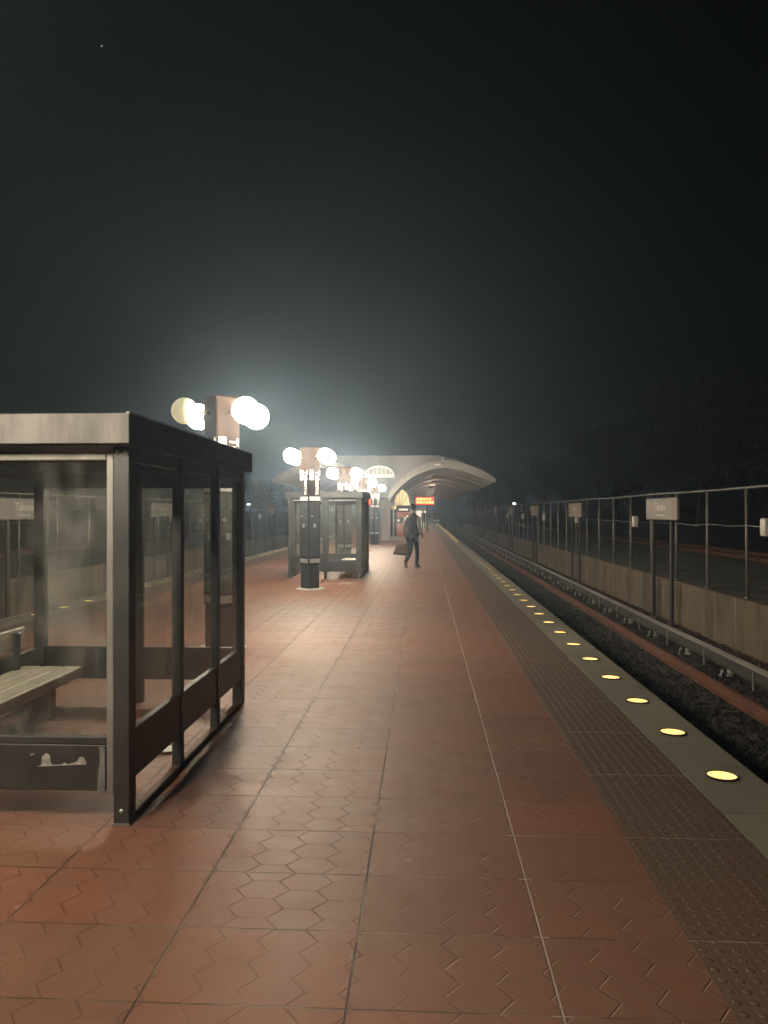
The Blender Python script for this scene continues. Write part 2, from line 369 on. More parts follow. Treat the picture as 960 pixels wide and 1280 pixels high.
# ------------------------------------------------------------------ the setting
XE, XL, XC = 2.02, -6.24, -2.11           # right edge, left edge, platform centre line
TACT, COPE = .985, 1.58
Y0, Y1 = -9.0, 111.0
def struct(o): o['kind'] = 'structure'; return o
struct(MB().box(2*XC-TACT, TACT, Y0, Y1, -.25, 0).build('platform', MAT['paver']))
for a, b, c in ((TACT, COPE, XE), (2*XC-TACT, 2*XC-COPE, XL)):
    lo, hi = sorted((a, b)); struct(MB().box(lo, hi, Y0, Y1, -.25, 0.003).build('tactile_paving', MAT['tactile']))
    lo, hi = sorted((b, c)); struct(MB().box(lo, hi, Y0, Y1, -.25, 0.0, .006).build('platform_edge', MAT['coping']))
struct(MB().box(XL+.55, XE-.55, Y0+.1, Y1-.1, -1.3, -.25).build('platform_base', MAT['ballast']))
WX = 6.05
def ground_z(x, y):
    d = abs(x-XC)-(WX-XC)
    w = .05*math.sin(x*.31+y*.11)+.06*math.sin(y*.23-x*.17)
    if d < .08: return -1.12
    if d < 9: return -.20+(.04*w)
    if d < 19: return -.20+1.9*((d-9)/10)**1.2+w
    return 1.7+w*2
xs = sorted(set([-250, -180, -120, -90, -70, -55, -45, -40, -36, -33, -30, -28, -26, -24, -22, -20.5, -19.5, -17, -15, -13, -11.5, XC-(WX-XC)-.12, XC-(WX-XC)-.05] +
    [XC+(WX-XC)+.05, XC+(WX-XC)+.12, 8, 10, 12, 14, 15, 16, 17, 18, 19, 20, 22, 24, 26, 28, 30, 33, 36, 40, 45, 55, 70, 90, 120, 180, 250]))
ys = [-150, -100, -60, -30] + list(range(-20, 140, 4)) + [150, 165, 180, 200, 230, 270, 320, 380]
struct(MB().grid(xs, ys, ground_z).build('ground', MAT['soil'], smooth=True))
for sx in (1, -1):
    f = lambda x: XC+sx*(x-XC)
    for nm, a, b, mt, za in (('track_bed', XE-.6, WX-.005, MAT['ballast'], -1.10), ('freight_track_bed', WX+.26, 14.6, MAT['ballast2'], -.14)):
        lo, hi = sorted((f(a), f(b)))
        n = 30 if nm == 'track_bed' else 20
        gx = [lo+(hi-lo)*i/n for i in range(n+1)]; gy = [Y0-20+i*.8 for i in range(200)]
        r2 = random.Random(3)
        struct(MB().grid(gx, gy, lambda x, y: za+r2.uniform(-.02, .02)+(.0 if nm == 'track_bed' else .10*max(0, 1-abs(abs(x-XC)-13.9)/1.9)**.5)).build(nm, mt))
    # walls with fence on top
    lo, hi = sorted((f(WX), f(WX+.24)))
    w = MB().box(lo, hi, Y0-20, 118, -1.3, -.06, .015).build('track_wall', MAT['trackwall'])
    tag(w, 'low stained concrete wall along the %s track under the wire fence' % ('right' if sx > 0 else 'left'), 'wall')

# loose stones by the right track: uncountable
st = bmesh.new(); r3 = random.Random(11)
base = bmesh.new(); bmesh.ops.create_icosphere(base, subdivisions=1, radius=1)
bv = [v.co.copy() for v in base.verts]; bf = [[v.index for v in fc.verts] for fc in base.faces]; base.free()
for i in range(9000):
    y = 7+ (r3.random()**1.7)*33; x = r3.uniform(2.55, WX-.05); s = r3.uniform(.018, .045)
    if abs(x-4.34) < .09 or abs(x-2.9) < .09: continue
    rot = Matrix.Rotation(r3.uniform(0, 6.3), 3, 'Z') @ Matrix.Rotation(r3.uniform(0, 6.3), 3, 'X')
    vs = [st.verts.new(rot @ Vector((c.x*s*r3.uniform(.8, 1.2), c.y*s*.8, c.z*s*.6)) + Vector((x, y, -1.09+s*.25))) for c in bv]
    for fc in bf: st.faces.new([vs[k] for k in fc])
me = bpy.data.meshes.new('gravel'); st.to_mesh(me); st.free(); me.materials.append(MAT['ballast'])
so = bpy.data.objects.new('gravel', me); C.objects.link(so); tag(so, 'dark loose ballast stones between the right hand rails', 'gravel', kind='stuff')

lb = bmesh.new(); r3 = random.Random(17)
for i in range(2600):
    y = 8+(r3.random()**1.5)*45; x = WX-.02-abs(r3.gauss(0, .16)); s = r3.uniform(.015, .04)
    n = Vector((r3.gauss(0, .5), r3.gauss(0, .5), 1)).normalized(); u = n.orthogonal().normalized(); w = n.cross(u); c = Vector((x, y, -1.085+r3.random()*.03))
    lb.faces.new([lb.verts.new(c+u*s), lb.verts.new(c+w*s*.6), lb.verts.new(c-u*s), lb.verts.new(c-w*s*.6)])
me = bpy.data.meshes.new('dead_leaves'); lb.to_mesh(me); lb.free(); me.materials.append(MAT['wood_dark'])
so = bpy.data.objects.new('dead_leaves', me); C.objects.link(so); tag(so, 'dead brown leaves along the foot of the right track wall', 'leaves', kind='stuff')

# rails
def rail_profile():
    return [(-.07, 0), (.07, 0), (.07, .012), (.012, .03), (.012, .115), (.036, .125), (.036, .155), (.028, .162), (-.028, .162), (-.036, .155), (-.036, .125), (-.012, .115), (-.012, .03), (-.07, .012)]
def rail(x, z, label, mat='rust', y1=118):
    o = MB().prism(rail_profile(), Y0-20, y1).build('rail', MAT[mat]); o.location = (x, 0, z)
    tag(o, label, 'rail')
for sx, side in ((1, 'right'), (-1, 'left')):
    f = lambda x: XC+sx*(x-XC)
    rail(f(4.34), -1.075, 'rusty running rail nearest the third rail on the %s track' % side)
    rail(f(2.90), -1.075, 'rusty running rail just below the %s platform edge' % side)
    rail(f(11.2), -.09, 'freight rail beyond the %s fence, the nearer of its pair' % side)
    rail(f(12.65), -.09, 'freight rail beyond the %s fence, the farther of its pair' % side)
    t = empty('third_rail', (f(5.0), 0, -1.1), 'third rail with a pale cover board running along the %s concrete wall' % side, 'third rail')
    b = MB(); sk = MB()
    y = Y0-20; k = 0
    while y < 116:                           # cover boards in 4 m lengths
        L = 4.0; b.box(-.085, .085, y, y+L-.012, .315, .34, .004); sk.box(-.092*sx-.006, -.092*sx+.006, y, y+L-.012, .20, .333); y += L
    cvb = b.build('cover_board', MAT['cover'], t); sk.build('side_skirt', MAT['skirt'], cvb)
    MB().box(-.045, .045, Y0-20, 116, .12, .225, .01).build('contact_rail', MAT['post'], t)
    for i in range(56):
        yy = 4.7+2.0*i
        m = MB(); m.cyl((0, yy, -.03), (0, yy, .03), .06, .06, 10); m.cyl((0, yy, .03), (0, yy, .12), .045, .05, 10)
        a = MB(); a.tube([(-.17*sx, yy-.02, -.03), (-.17*sx, yy-.03, .04), (-.165*sx, yy-.045, .08), (-.15*sx, yy-.06, .12), (-.15*sx, yy-.06, .155)], [.034, .022, .014, .034, .02], 8)
        a.build('anchor', MAT['ceramic'], t, True)
        m.build('insulator', MAT['ceramic'], t, True)
        MB().box(-.11*sx-.012, -.11*sx+.012, yy+.85, yy+.89, .02, .32).build('cover_bracket', MAT['galv'], t)

# fences
def fence(sx, side):
    f = lambda x: sx*x
    x0 = XC+sx*(WX+.12-XC)
    t = empty('wire_fence', (x0, 0, -.06), 'tall galvanised post and wire fence on the %s track wall' % side, 'fence')
    H = 2.13
    MB().tube([(0, y, H+.012*math.sin(y*.7)) for y in [Y0-18+4.0*i for i in range(34)]], .024, 8).build('top_rail', MAT['galv'], t, True)
    pts = []; y = Y0-18
    while y < 116: pts.append((-.03*sx, y, 1.38+.018*math.sin(y*3.1)+.01*math.sin(y*1.3))); y += .5
    MB().tube(pts, .008, 5).build('tension_wire', MAT['galv'], t)
    r4 = random.Random(5)
    for i in range(66):
        y = -11.5+2.05*i-.28
        if y > 116: break
        p = MB(); dx = r4.uniform(-.012, .012)
        p.cyl((0, y, 0), (dx, y+r4.uniform(-.02, .02), H), .03, .03, 10); p.cyl((0, y, 0), (0, y, .04), .055, .05, 10)
        p.build('fence_post', MAT['galv'], t, True)
fence(1, 'right'); fence(-1, 'left')

# small white lamp boxes on the fence
def fence_box():
    t = empty('fence_box', (0, 0, 0), 'x', 'lamp box', 'white boxes on the fence posts')
    MB().box(-.07, .07, -.11, .11, -.16, .16, .035, 3).build('housing', MAT['white'], t, True)
    MB().box(.07, .13, -.03, .03, -.04, .04, .005).build('bracket', MAT['galv'], t)
    return t
fb = fence_box()
for i, (y, lab) in enumerate([(13.75, 'white rounded box on the right fence, nearest one at the picture edge'), (22.1, 'white rounded box on the fence post left of the first right hand sign'),
        (30.4, 'white rounded box on the fence just past the second right hand sign'), (38.7, 'small white box on the right fence just before the third sign'), (47.0, 'tiny white box on the right fence between the third and fourth signs'), (55.3, 'tiny white box on the right fence beyond the fourth sign')]):
    loc = (WX-.02, y, 1.33)
    if i == 0: fb.location = loc; fb['label'] = lab
    else: copy_tree(fb, loc, lab)
fbl = [(30.0, 'white rounded box on the left fence seen through the shelter glass'), (47.0, 'small white box on the far left fence beside the second pylon')]
for y, lab in fbl:
    c = copy_tree(fb, (2*XC-WX+.02, y, 1.33), lab); c.rotation_euler = (0, 0, math.pi)

# station name signs standing on the track bed
def station_sign():
    t = empty('station_sign', (0, 0, 0), 'x', 'sign', 'station name signs along the fences')
    L, zb, zt = 2.45, 2.52, 3.03       # heights above the track bed
    MB().box(-.03, .03, -L/2, L/2, zb, zt, .006).build('sign_panel', MAT['sign'], t)
    MB().box(-.038, .036, -L/2-.012, L/2+.012, zt, zt+.018).box(-.038, .036, -L/2-.012, L/2+.012, zb-.018, zb).build('frame', MAT['post'], t)
    for y in (-.72, .72):
        MB().box(-.02, .05, y-.065, y+.065, 0, zb-.018, .008).build('post', MAT['post'], t)
        MB().box(-.06, .09, y-.12, y+.12, -.04, .03, .004).build('base_plate', MAT['galv'], t)
    # text faces -x: local text x -> -y, text y -> z
    rot = Matrix(((0, 0, -1, -.033), (-1, 0, 0, 0), (0, 1, 0, 0), (0, 0, 0, 1)))
    text_mesh('station_name', 'Takoma', .27, MAT['white'], t, Matrix.Translation((0, 0, zb+.22)) @ rot, .002, 'CENTER')
    b = MB(); x = -.28
    for w in (.10, .07, .12, .05, .09, .06):
        b.box(-.035, -.031, x, x+w, zb+.075, zb+.125); x += w+.02
    b.build('small_line', MAT['letter'], t)
    return t
sg = station_sign(); first = True
SIGN_Y = [19.2, 30.0, 41.0, 52.0, 63.0, 74.0, 85.0]
names = ['nearest and largest beige name sign in front of the right fence', 'second beige name sign along the right fence', 'third beige name sign along the right fence', 'fourth beige name sign along the right fence, under the far lamp',
         'fifth beige name sign along the right fence', 'sixth small name sign along the right fence, by the pale bush', 'farthest tiny name sign along the right fence']
for y, lab in zip(SIGN_Y, names):
    if first: sg.location = (WX-.16, y, -1.1); sg['label'] = lab; first = False
    else: copy_tree(sg, (WX-.16, y, -1.1), lab)
for y, lab in zip([18.7, 28.9, 39.5, 50.0], ['nearest name sign on the left fence, cut by the picture edge', 'name sign on the left fence seen through the shelter side glass', 'third name sign along the left fence behind the first pylon', 'name sign on the left fence seen between the shelter and the second pylon']):
    c = copy_tree(sg, (2*XC-WX+.16, y, -1.1), lab); c.rotation_euler = (0, 0, math.pi)

# platform edge lights
def edge_light(parts=True):
    t = empty('edge_light', (0, 0, 0), 'x', 'edge light', 'amber lights set in the platform edges')
    rg = MB(); n = 28; rr = [(.098, -.01), (.097, .008), (.092, .0115), (.086, .0115), (.084, -.01)]
    vv = [[rg.bm.verts.new((a*math.cos(2*math.pi*k/n), a*math.sin(2*math.pi*k/n), z)) for k in range(n)] for a, z in rr]
    for i in range(4):
        for k in range(n): rg.bm.faces.new((vv[i][k], vv[i][(k+1) % n], vv[i+1][(k+1) % n], vv[i+1][k]))
    rg.build('rim', MAT['post'], t)
    MB().cyl((0, 0, -.01), (0, 0, .004), .084, .084, 28).build('lens', MAT['edge_lens'], t)
    return t
el = edge_light(); ords = ['nearest', 'second', 'third', 'fourth', 'fifth', 'sixth', 'seventh', 'eighth', 'ninth', 'tenth']
small = None
for i in range(-1, 114):
    y = 4.70+.914*i
    if i < 0: lab = 'amber light in the right platform edge just below the picture'; continue
    if i < 10: lab = ('%s round amber light in the right platform edge' % ords[i]) + (', largest of the row' if i == 0 else ', counted from the camera')
    elif i < 22: lab = 'small amber light in the right platform edge beside the person and the shadow'
    else: lab = 'tiny far amber light in the right platform edge'
    loc = (1.80, y, 0)
    if i == 0: el.location = loc; el['label'] = lab
    elif i < 40: copy_tree(el, loc, lab)
    else:
        if small is None: small = MB().cyl((0, 0, -.01), (0, 0, .004), .070, .060, 12).build('edge_light', MAT['edge_lens'], None, False, loc); tag(small, lab, 'edge light', el['group'])
        else: copy_tree(small, loc, lab)
for i in range(8, 60):
    y = 4.2+.914*i
    copy_tree(el if i < 26 else small, (2*XC-1.80, y, 0), 'amber light in the left platform edge, seen through or behind the shelters')

# ------------------------------------------------------------------ pylons with four globes
def pylon(dim=()):
    t = empty('information_pylon', (0, 0, 0), 'x', 'pylon', 'bronze information pylons with globe lamps')
    a = .155                                   # half side, turned 45 degrees
    rot = Matrix.Rotation(R(45), 4, 'Z')
    MB().cyl((0, 0, 0), (0, 0, .025), .30, .29, 28).build('footing', MAT['pale_conc'], t)
    MB().box(-a+.012, a-.012, -a+.012, a-.012, .025, .52, .02, 2, rot).build('plinth', MAT['dark_metal'], t)
    MB().box(-a, a, -a, a, .52, 2.94, .022, 2, rot).build('body', MAT['pylon'], t)
    for k in range(4):
        rk = Matrix.Rotation(R(45+90*k), 4, 'Z')   # face normal = local -y
        MB().box(-a+.028, a-.028, -a-.007, -a+.002, .68, 1.80, .002, 1, rk).build('map_panel', MAT['map'], t)
        MB().box(-a+.026, a-.026, -a-.006, -a+.002, .55, .64, .002, 1, rk).build('foot_plate', MAT['plate'], t)
        MB().box(-a+.024, a-.024, -a-.006, -a+.002, 1.83, 1.915, .002, 1, rk).build('line_plate', MAT['plate'], t)
        MB().box(-a+.030, -a+.125, -a-.006, -a+.002, 2.26, 2.46, .002, 1, rk).build('logo_plate', MAT['letter'], t)
        lm = rk @ Matrix(((0, 1, 0, -.120), (0, 0, -1, -a-.0085), (-1, 0, 0, 2.40), (0, 0, 0, 1)))
        lm = rk @ Matrix(((1, 0, 0, -a+.0775), (0, 0, -1, -a-.0072), (0, 1, 0, 2.325), (0, 0, 0, 1)))
        text_mesh('logo_letter', 'M', .095, MAT['black'], t, lm, .001, 'CENTER')
        # station name reads downwards: text x -> -z, text y -> +x
        tm = rk @ Matrix(((0, 1, 0, .022), (0, 0, -1, -a-.004), (-1, 0, 0, 2.455), (0, 0, 0, 1)))
        text_mesh('station_name', 'Takoma', .155, MAT['letter'], t, tm, .003)
        if k in (0, 3):
            MB().box(-.035, .03, -a-.009, -a-.006, 1.28, 1.36, .001, 1, rk).box(-.09, -.03, -a-.009, -a-.006, 1.50, 1.52, .0005, 1, rk).build('notice', MAT['plate'], t)
    for i, (sx, sy) in enumerate(((-1, -1), (-1, 1), (1, -1), (1, 1))):
        g = Vector((sx*.35, sy*.27, 2.745))
        d = Vector((sx*.35, sy*.27, 0)).normalized()
        MB().tube([d*.12+Vector((0, 0, 2.745)), g-d*.15], .022, 10).build('arm', MAT['dull_alu'], t, True)
        gl = MB().sphere(g, .150, 20, 12).build('globe', MAT['dimglobe'] if i in dim else MAT['globe'], t, True)
        MB().cyl(g-d*.185, g-d*.128, .05, .075, 16).build('collar', MAT['dull_alu'], gl, True)
    return t
PX0, PYS = -2.36, [8.75, 15.65, 22.55, 29.45, 36.35]
plab = ['bronze four globe pylon behind the near shelter, one globe unlit', 'tall dark four globe pylon in front of the far shelter, station name clear on it', 'four globe pylon rising orange lit behind the far shelter', 'four globe pylon half hidden past the far shelter, lamps overlapping the third', 'farthest dark four globe pylon, right beside the canopy pillar']
p0 = pylon((0,)); p0.location = (PX0, PYS[0], 0); p0['label'] = plab[0]
p1 = pylon()
for i in range(1, 5):
    if i == 1: p1.location = (PX0, PYS[1], 0); p1['label'] = plab[1]
    else: copy_tree(p1, (PX0, PYS[i], 0), plab[i])
pb = pylon((3,)); pb.location = (PX0, PYS[0]-6.9, 0); pb['label'] = 'four globe pylon just outside the left picture edge with three globes lit'

# ------------------------------------------------------------------ shelters
SX0, SX1, SD = -3.27, -1.50, 2.50          # width in world x, depth
def shelter(near):
    W = SX1-SX0; t = empty('waiting_shelter', (0, 0, 0), 'x', 'shelter', 'glazed platform waiting shelters')
    dm = MAT['dark_metal']; zt = 1.93
    def post(x0, x1, y0, y1, z1=zt, name='post'): return MB().box(x0, x1, y0, y1, 0, z1, .005).build(name, dm, t)
    # local: x 0..W, y 0..SD ; the corner posts
    pr = [(W-.085, W, 0, .09), (0, .085, 0, .09), (W-.085, W, SD-.09, SD), (0, .085, SD-.09, SD)]
    for i, q in enumerate(pr):
        p = post(*q)
        xm = (q[0]+q[1])/2
        if i == 0:
            b = MB()
            for dx, z in ((-.02, 1.905), (.025, 1.905), (0.0, .075)):
                b.sphere((xm+dx, -.002, z), .012, 10, 6, 1, .6, 1)
            b.sphere((W+.001, .05, .05), .01, 10, 6, .6, 1, 1)
            b.build('bolt', MAT['bolt'], p, True)
            MB().box(q[0]-.004, q[1]+.004, -.004, .094, 0, .012).build('foot', MAT['dull_alu'], p)
    # side walls: two mullions, three panes
    mull = [.86, 1.70]
    for side, x in (('right', W-.06), ('left', .0)):
        x0, x1 = x, x+.06
        for y in mull:
            mo = MB().box(x0, x1, y-.03, y+.03, .0, zt, .004).build('mullion', dm, t)
            MB().sphere((x1 if side == 'right' else x0, y-.008, .11), .02, 12, 8, .5, 1, 1).build('bolt', MAT['dull_alu'], mo, True)
        ed = [.09]+[v for y in mull for v in (y-.03, y+.03)]+[SD-.09]
        for i in range(3):
            a, b = ed[2*i], ed[2*i+1]
            MB().box(x0+.008, x1-.008, a, b, .215, .47, .003).build('kick_rail', dm, t)
            MB().box(x0+.012, x1-.012, a, b, 1.86, zt).build('head_rail', dm, t)
            MB().box(x0+.004, x1-.004, a, b, .0, .035, .003).build('sill', MAT['wood_dark'], t)
            MB().box(x0+.026, x0+.034, a-.005, b+.005, .465, 1.865).build('glass_pane', MAT['glass'], t)
    # back wall: centre mullion and two panes
    cm = W*.50
    MB().box(cm-.03, cm+.03, SD-.06, SD, 0, zt, .004).build('mullion', dm, t)
    for a, b in ((.085, cm-.03), (cm+.03, W-.085)):
        MB().box(a, b, SD-.052, SD-.008, .20, .47, .003).build('kick_rail', dm, t)
        MB().box(a, b, SD-.05, SD-.01, 1.80, zt).build('head_rail', dm, t)
        MB().box(a-.005, b+.005, SD-.034, SD-.026, .465, 1.805).build('glass_pane', MAT['glass'], t)
    # front: two framed panels with a slot between them
    for a, b in ((.087, cm-.02), (cm+.055, W-.087)):
        y0, y1 = .012, .062
        fr = MB().box(a, a+.038, y0, y1, .155, 1.905, .004).box(b-.038, b, y0, y1, .155, 1.905, .004).build('front_stile', MAT['dull_alu'] if near else dm, t)
        MB().box(a+.038, b-.038, y0, y1, 1.865, 1.905, .006).build('front_head', MAT['dull_alu'], t)
        kp = MB().box(a+.038, b-.038, y0-.004, y1, .17, .405, .004).build('kick_panel', dm, t)
        MB().box(a+.038, b-.038, y0+.002, y1, .405, .445, .004).build('front_rail', MAT['dull_alu'] if False else dm, t)
        MB().box(a+.035, b-.035, y0+.022, y0+.030, .44, 1.87).build('glass_pane', MAT['glass'], t)
        if near and b > cm+.1:
            yb = y0-.0062
            def flat(pts, nm, mt):
                m = MB(); m.prism(pts, yb, yb+.0028); m.build(nm, mt, kp)
            bx = b-.038
            flat([(bx-.36, .292), (bx-.10, .307), (bx-.115, .342), (bx-.135, .346), (bx-.15, .322), (bx-.20, .305), (bx-.215, .315), (bx-.24, .303), (bx-.285, .302), (bx-.295, .352), (bx-.315, .362), (bx-.335, .345), (bx-.34, .298)], 'sticker_residue', MAT['residue'])
            flat([(bx-.045, .172), (bx-.004, .172), (bx-.006, .39), (bx-.035, .40), (bx-.03, .33), (bx-.042, .26)], 'scuff_mark', MAT['scuff'])
            flat([(bx-.40, .345), (bx-.38, .35), (bx-.375, .36), (bx-.395, .358)], 'scuff_mark', MAT['scuff'])
    if not near or True:
        MB().box(cm-.02, cm+.055, .0, .07, 0, 1.93, .004).build('post', dm, t) if not near else MB().box(cm+.0, cm+.052, .0, .07, 0, 1.93, .004).build('post', dm, t)
    # roof with fascia
    rf = MB().box(-.03, W+.03, -.10, SD+.06, 2.055, 2.075, .004).build('roof', dm, t)
    fz0, fz1 = 1.94, 2.09
    MB().box(-.045, W+.045, -.118, -.10, fz0, fz1, .003).build('fascia', MAT['fascia'] if near else dm, rf)
    MB().box(-.045, W+.045, SD+.06, SD+.078, fz0, fz1, .003).build('fascia', MAT['dark_metal'], rf)
    for x in (-.045, W+.03):
        MB().box(x, x+.015, -.10, SD+.06, fz0, fz1, .002).build('fascia', MAT['glare_grey'], rf)
        MB().box(x-.002, x+.017, -.116, SD+.076, fz1, fz1+.006).build('trim', MAT['galv'], rf)
    MB().box(-.03, W+.03, -.09, .10, 1.932, 1.95).box(-.03, W+.03, SD-.10, SD+.05, 1.932, 1.95).box(-.03, .10, .10, SD-.10, 1.932, 1.95).box(W-.10, W+.03, .10, SD-.10, 1.932, 1.95).build('soffit', dm, rf)
    return t
s1 = shelter(True); s1.location = (SX0, 3.80, 0); s1['label'] = 'large near glass waiting shelter with dark frame and flat grey fascia at left'
s2 = shelter(False); s2.location = (SX0, 18.15, 0); s2['label'] = 'smaller far glass waiting shelter behind the named pylon'
# benches stand inside the shelters
def bench(L=1.75):
    t = empty('slatted_bench', (0, 0, 0), 'x', 'bench', 'timber benches inside the shelters')
    for i in range(3):
        MB().box(.02+i*.158, .02+i*.158+.147, 0, L, .335, .375, .006).build('slat', MAT['wood'], t)
    MB().box(.004, .02, .0, L, .30, .372, .003).build('front_apron', MAT['wood_dark'], t)
    MB().box(.475, .50, 0, L, .52, .69, .008).build('backrest', MAT['wood'], t)
    for y in (.22, L-.16):
        l = MB().box(.16, .34, y-.035, y+.035, 0, .335, .004).build('leg', MAT['wood_dark'], t)
        MB().box(.05, .44, y-.03, y+.03, .27, .333, .004).build('cross_beam', MAT['wood_dark'], l)
        MB().box(.44, .474, y-.03, y+.03, .27, .66, .004).build('back_support', MAT['dark_metal'], l)
    return t
b1 = bench(); b1.location = (-2.70, 4.15, 0); b1.rotation_euler = (0, 0, 0)
# seat runs along the left wall: mirror so the back is at the wall
b1.scale = (-1, 1, 1); b1['label'] = 'weathered slatted wooden bench inside the near shelter at left'
b2 = copy_tree(b1, (-2.12, 18.5, 0), 'small bright lit slatted bench inside the far shelter'); b2.scale = (1, 1, 1)
# litter
def crumple(loc, r, lab, seed):
    b = bmesh.new(); bmesh.ops.create_icosphere(b, subdivisions=2, radius=r); q = random.Random(seed)
    for v in b.verts: v.co = Vector((v.co.x*q.uniform(.6, 1.3), v.co.y*q.uniform(.5, .9), max(v.co.z, -.3*r)*q.uniform(.2, .45)))
    m = MB(); m.bm.free(); m.bm = b; o = m.build('paper_scrap', MAT['paper']); o.location = loc
    tag(o, lab, 'litter')
crumple((-1.70, 4.98, .02), .075, 'crumpled white paper scrap under the side panel of the near shelter', 1)
crumple((-1.90, 4.45, .012), .035, 'small pale paper scrap on the floor inside the near shelter', 4)

# ------------------------------------------------------------------ canopy
CD = 39.2
def cpt(zx, zy, y=CD):
    px = 430+zx/4.8; py = 560+zy/4.8
    return ((px-480)*y/FPX - y*math.tan(YAW), CAM_H+(640-py)*y/FPX)
outer_k = [cpt(*p) for p in ((262, 300), (285, 245), (325, 200), (400, 140), (500, 90), (600, 73), (700, 87), (800, 122), (870, 160), (912, 192))]
inner_k = [cpt(*p) for p in ((275, 318), (300, 275), (340, 232), (410, 176), (505, 135), (600, 118), (700, 135), (800, 170), (865, 196), (903, 205))]
def spline(pts, n):
    out = []
    for i in range(len(pts)-1):
        p0, p1, p2, p3 = (Vector(pts[max(0, min(len(pts)-1, i+k))]) for k in (-1, 0, 1, 2))
        for j in range(n):
            s = j/n
            out.append(tuple(.5*((2*p1)+(-p0+p2)*s+(2*p0-5*p1+4*p2-p3)*s*s+(-p0+3*p1-3*p2+p3)*s**3)))
    out.append(tuple(pts[-1])); return out
OK_, IK = spline(outer_k, 4), spline(inner_k, 4)
mir = lambda P: [(2*XC-x, z) for x, z in P]
CY0, CY1 = CD, 108.0
can = empty('station_canopy', (XC, CD, 0), 'grey concrete gull wing canopy with two vaulted wings over the far platform', 'canopy')
def place(o):     # parts were laid out in world coordinates
    o.location = (-XC, -CD, 0); return o
inner_thin = [(x, z) for x, z in IK]
thin_out = [(a[0]*.25+b[0]*.75, a[1]*.25+b[1]*.75+.03) for a, b in zip(OK_, IK)]
for P, Q, T in ((OK_, IK, thin_out), (mir(OK_), mir(IK), mir(thin_out))):
    v = place(MB().strip(T, Q, CY0+.5, CY1-.5).build('vault', MAT['vault'], can))
    MB().strip(P, Q, CY0, CY0+.5).build('end_arch', MAT['vault'], v)
    MB().strip(P, Q, CY1-.5, CY1).build('end_arch', MAT['pale_conc'], v)
    # ribs every 6 m
    low = [(a[0], a[1]-.07) for a in Q]
    for i in range(1, 12):
        MB().strip([(a[0], a[1]+.02) for a in Q], low, CY0+5.7*i, CY0+5.7*i+.3).build('rib', MAT['vault'], v)
    tr = [(a[0]*.5+b[0]*.5, a[1]*.5+b[1]*.5) for a, b in zip(P, Q)]
    # block joints scored on the end arch: small raised blocks
    m = MB()
    for i in range(6, len(P)-4, 2):
        a, b = Vector((P[i][0], 0, P[i][1])), Vector((Q[i][0], 0, Q[i][1]))
        m.tube([a.lerp(b, .12)+Vector((0, CY0-.004, 0)), a.lerp(b, .80)+Vector((0, CY0-.001, 0))], .008, 6)
    m.build('arch_joint', MAT['bark'], v)
# raised centre wall between the wings with the lit lunette
top = cpt(540, 38)[1]; xr = cpt(545, 38)[0]
prof = [(xr, top), cpt(620, 46), cpt(690, 66), cpt(720, 80), cpt(700, 110), cpt(600, 110), cpt(500, 125), cpt(410, 165), cpt(335, 225), cpt(285, 290)]
full = prof+[(2*XC-x, z) for x, z in reversed(prof)]
place(MB().prism(full, CY0+.8, CY0+1.3).build('centre_wall', MAT['wall_conc'], can))
place(MB().prism([(xr-.3, top-.02), (xr-.3, top-.3), (2*XC-xr+.3, top-.3), (2*XC-xr+.3, top-.02)], CY0+1.3, CY1-1).build('spine_roof', MAT['pale_conc'], can))
lx0, lx1, lzb, lzt = cpt(117, 0)[0], cpt(298, 0)[0], cpt(0, 155)[1], cpt(0, 100)[1]
lc = (lx0+lx1)/2; lr = (lx1-lx0)/2
arc = lambda r, s, n=16: [(lc+r*math.cos(math.pi*i/n), lzb+r*s*math.sin(math.pi*i/n)) for i in range(n+1)]
hs = (lzt-lzb)/lr
lun = place(MB().prism(arc(lr*.93, hs), CY0+.72, CY0+.79).build('lunette_window', MAT['skylight'], can))
m = MB().strip(arc(lr, hs*1.0), arc(lr*.88, hs*.9), CY0+.60, CY0+.72)
for k in range(1, 7):
    x = lc-lr+2*lr*k/7; h = hs*math.sqrt(max(0, lr*lr*.9-(x-lc)**2)); m.box(x-.02, x+.02, CY0+.64, CY0+.70, lzb, lzb+h)
m.box(lx0-.02, lx1+.02, CY0+.55, CY0+.73, lzb-.16, lzb, .01)
m.build('lunette_frame', MAT['white'], lun)
# pillars under the valley
spring = IK[0][1]
for i in range(6):
    y = 41.9+12.2*i
    place(MB().box(XC-.26, XC+.26, y-.28, y+.28, 0, spring+.25, .04, 2).prism([(XC-.26, spring-.5), (XC+.26, spring-.5), (XC+.62, spring+.45), (XC-.62, spring+.45)], y-.27, y+.27).build('pillar', MAT['vault'], can))
# strip lights added under the wings to brighten vault and floor
def added_strip_light():
    t = empty('added_strip_light', (0, 0, 0), 'x', 'light', 'added strip lights under the canopy wings')
    MB().box(-.21, .21, -.85, .85, 0, .06, .006).build('housing', MAT['white'], t)
    MB().box(-.21, .21, -.87, -.852, -.15, .065).box(-.21, .21, .852, .87, -.15, .065).build('shade', MAT['post'], t)
    MB().box(-.17, .17, -.80, .80, .0605, .075, .004).build('added_uplight', MAT['fill_uplight'], t)
    for y in (-.6, .6): MB().cyl((0, y, .06), (0, y, .72), .012, .012, 8).build('hanger', MAT['post'], t)
    MB().box(-.17, .17, -.80, .80, -.035, .0, .01).build('tube', MAT['tube'], t)
    return t
sl = added_strip_light(); k = 0
for i in range(8):
    for sx in (1, -1):
        loc = (XC+sx*2.6, 46+7.6*i, 3.12)
        lab = 'added warm strip light under the %s canopy wing near its valley' % ('right' if sx > 0 else 'left')
        if k == 0: sl.location = loc; sl['label'] = lab
        else: copy_tree(sl, loc, lab)
        k += 1
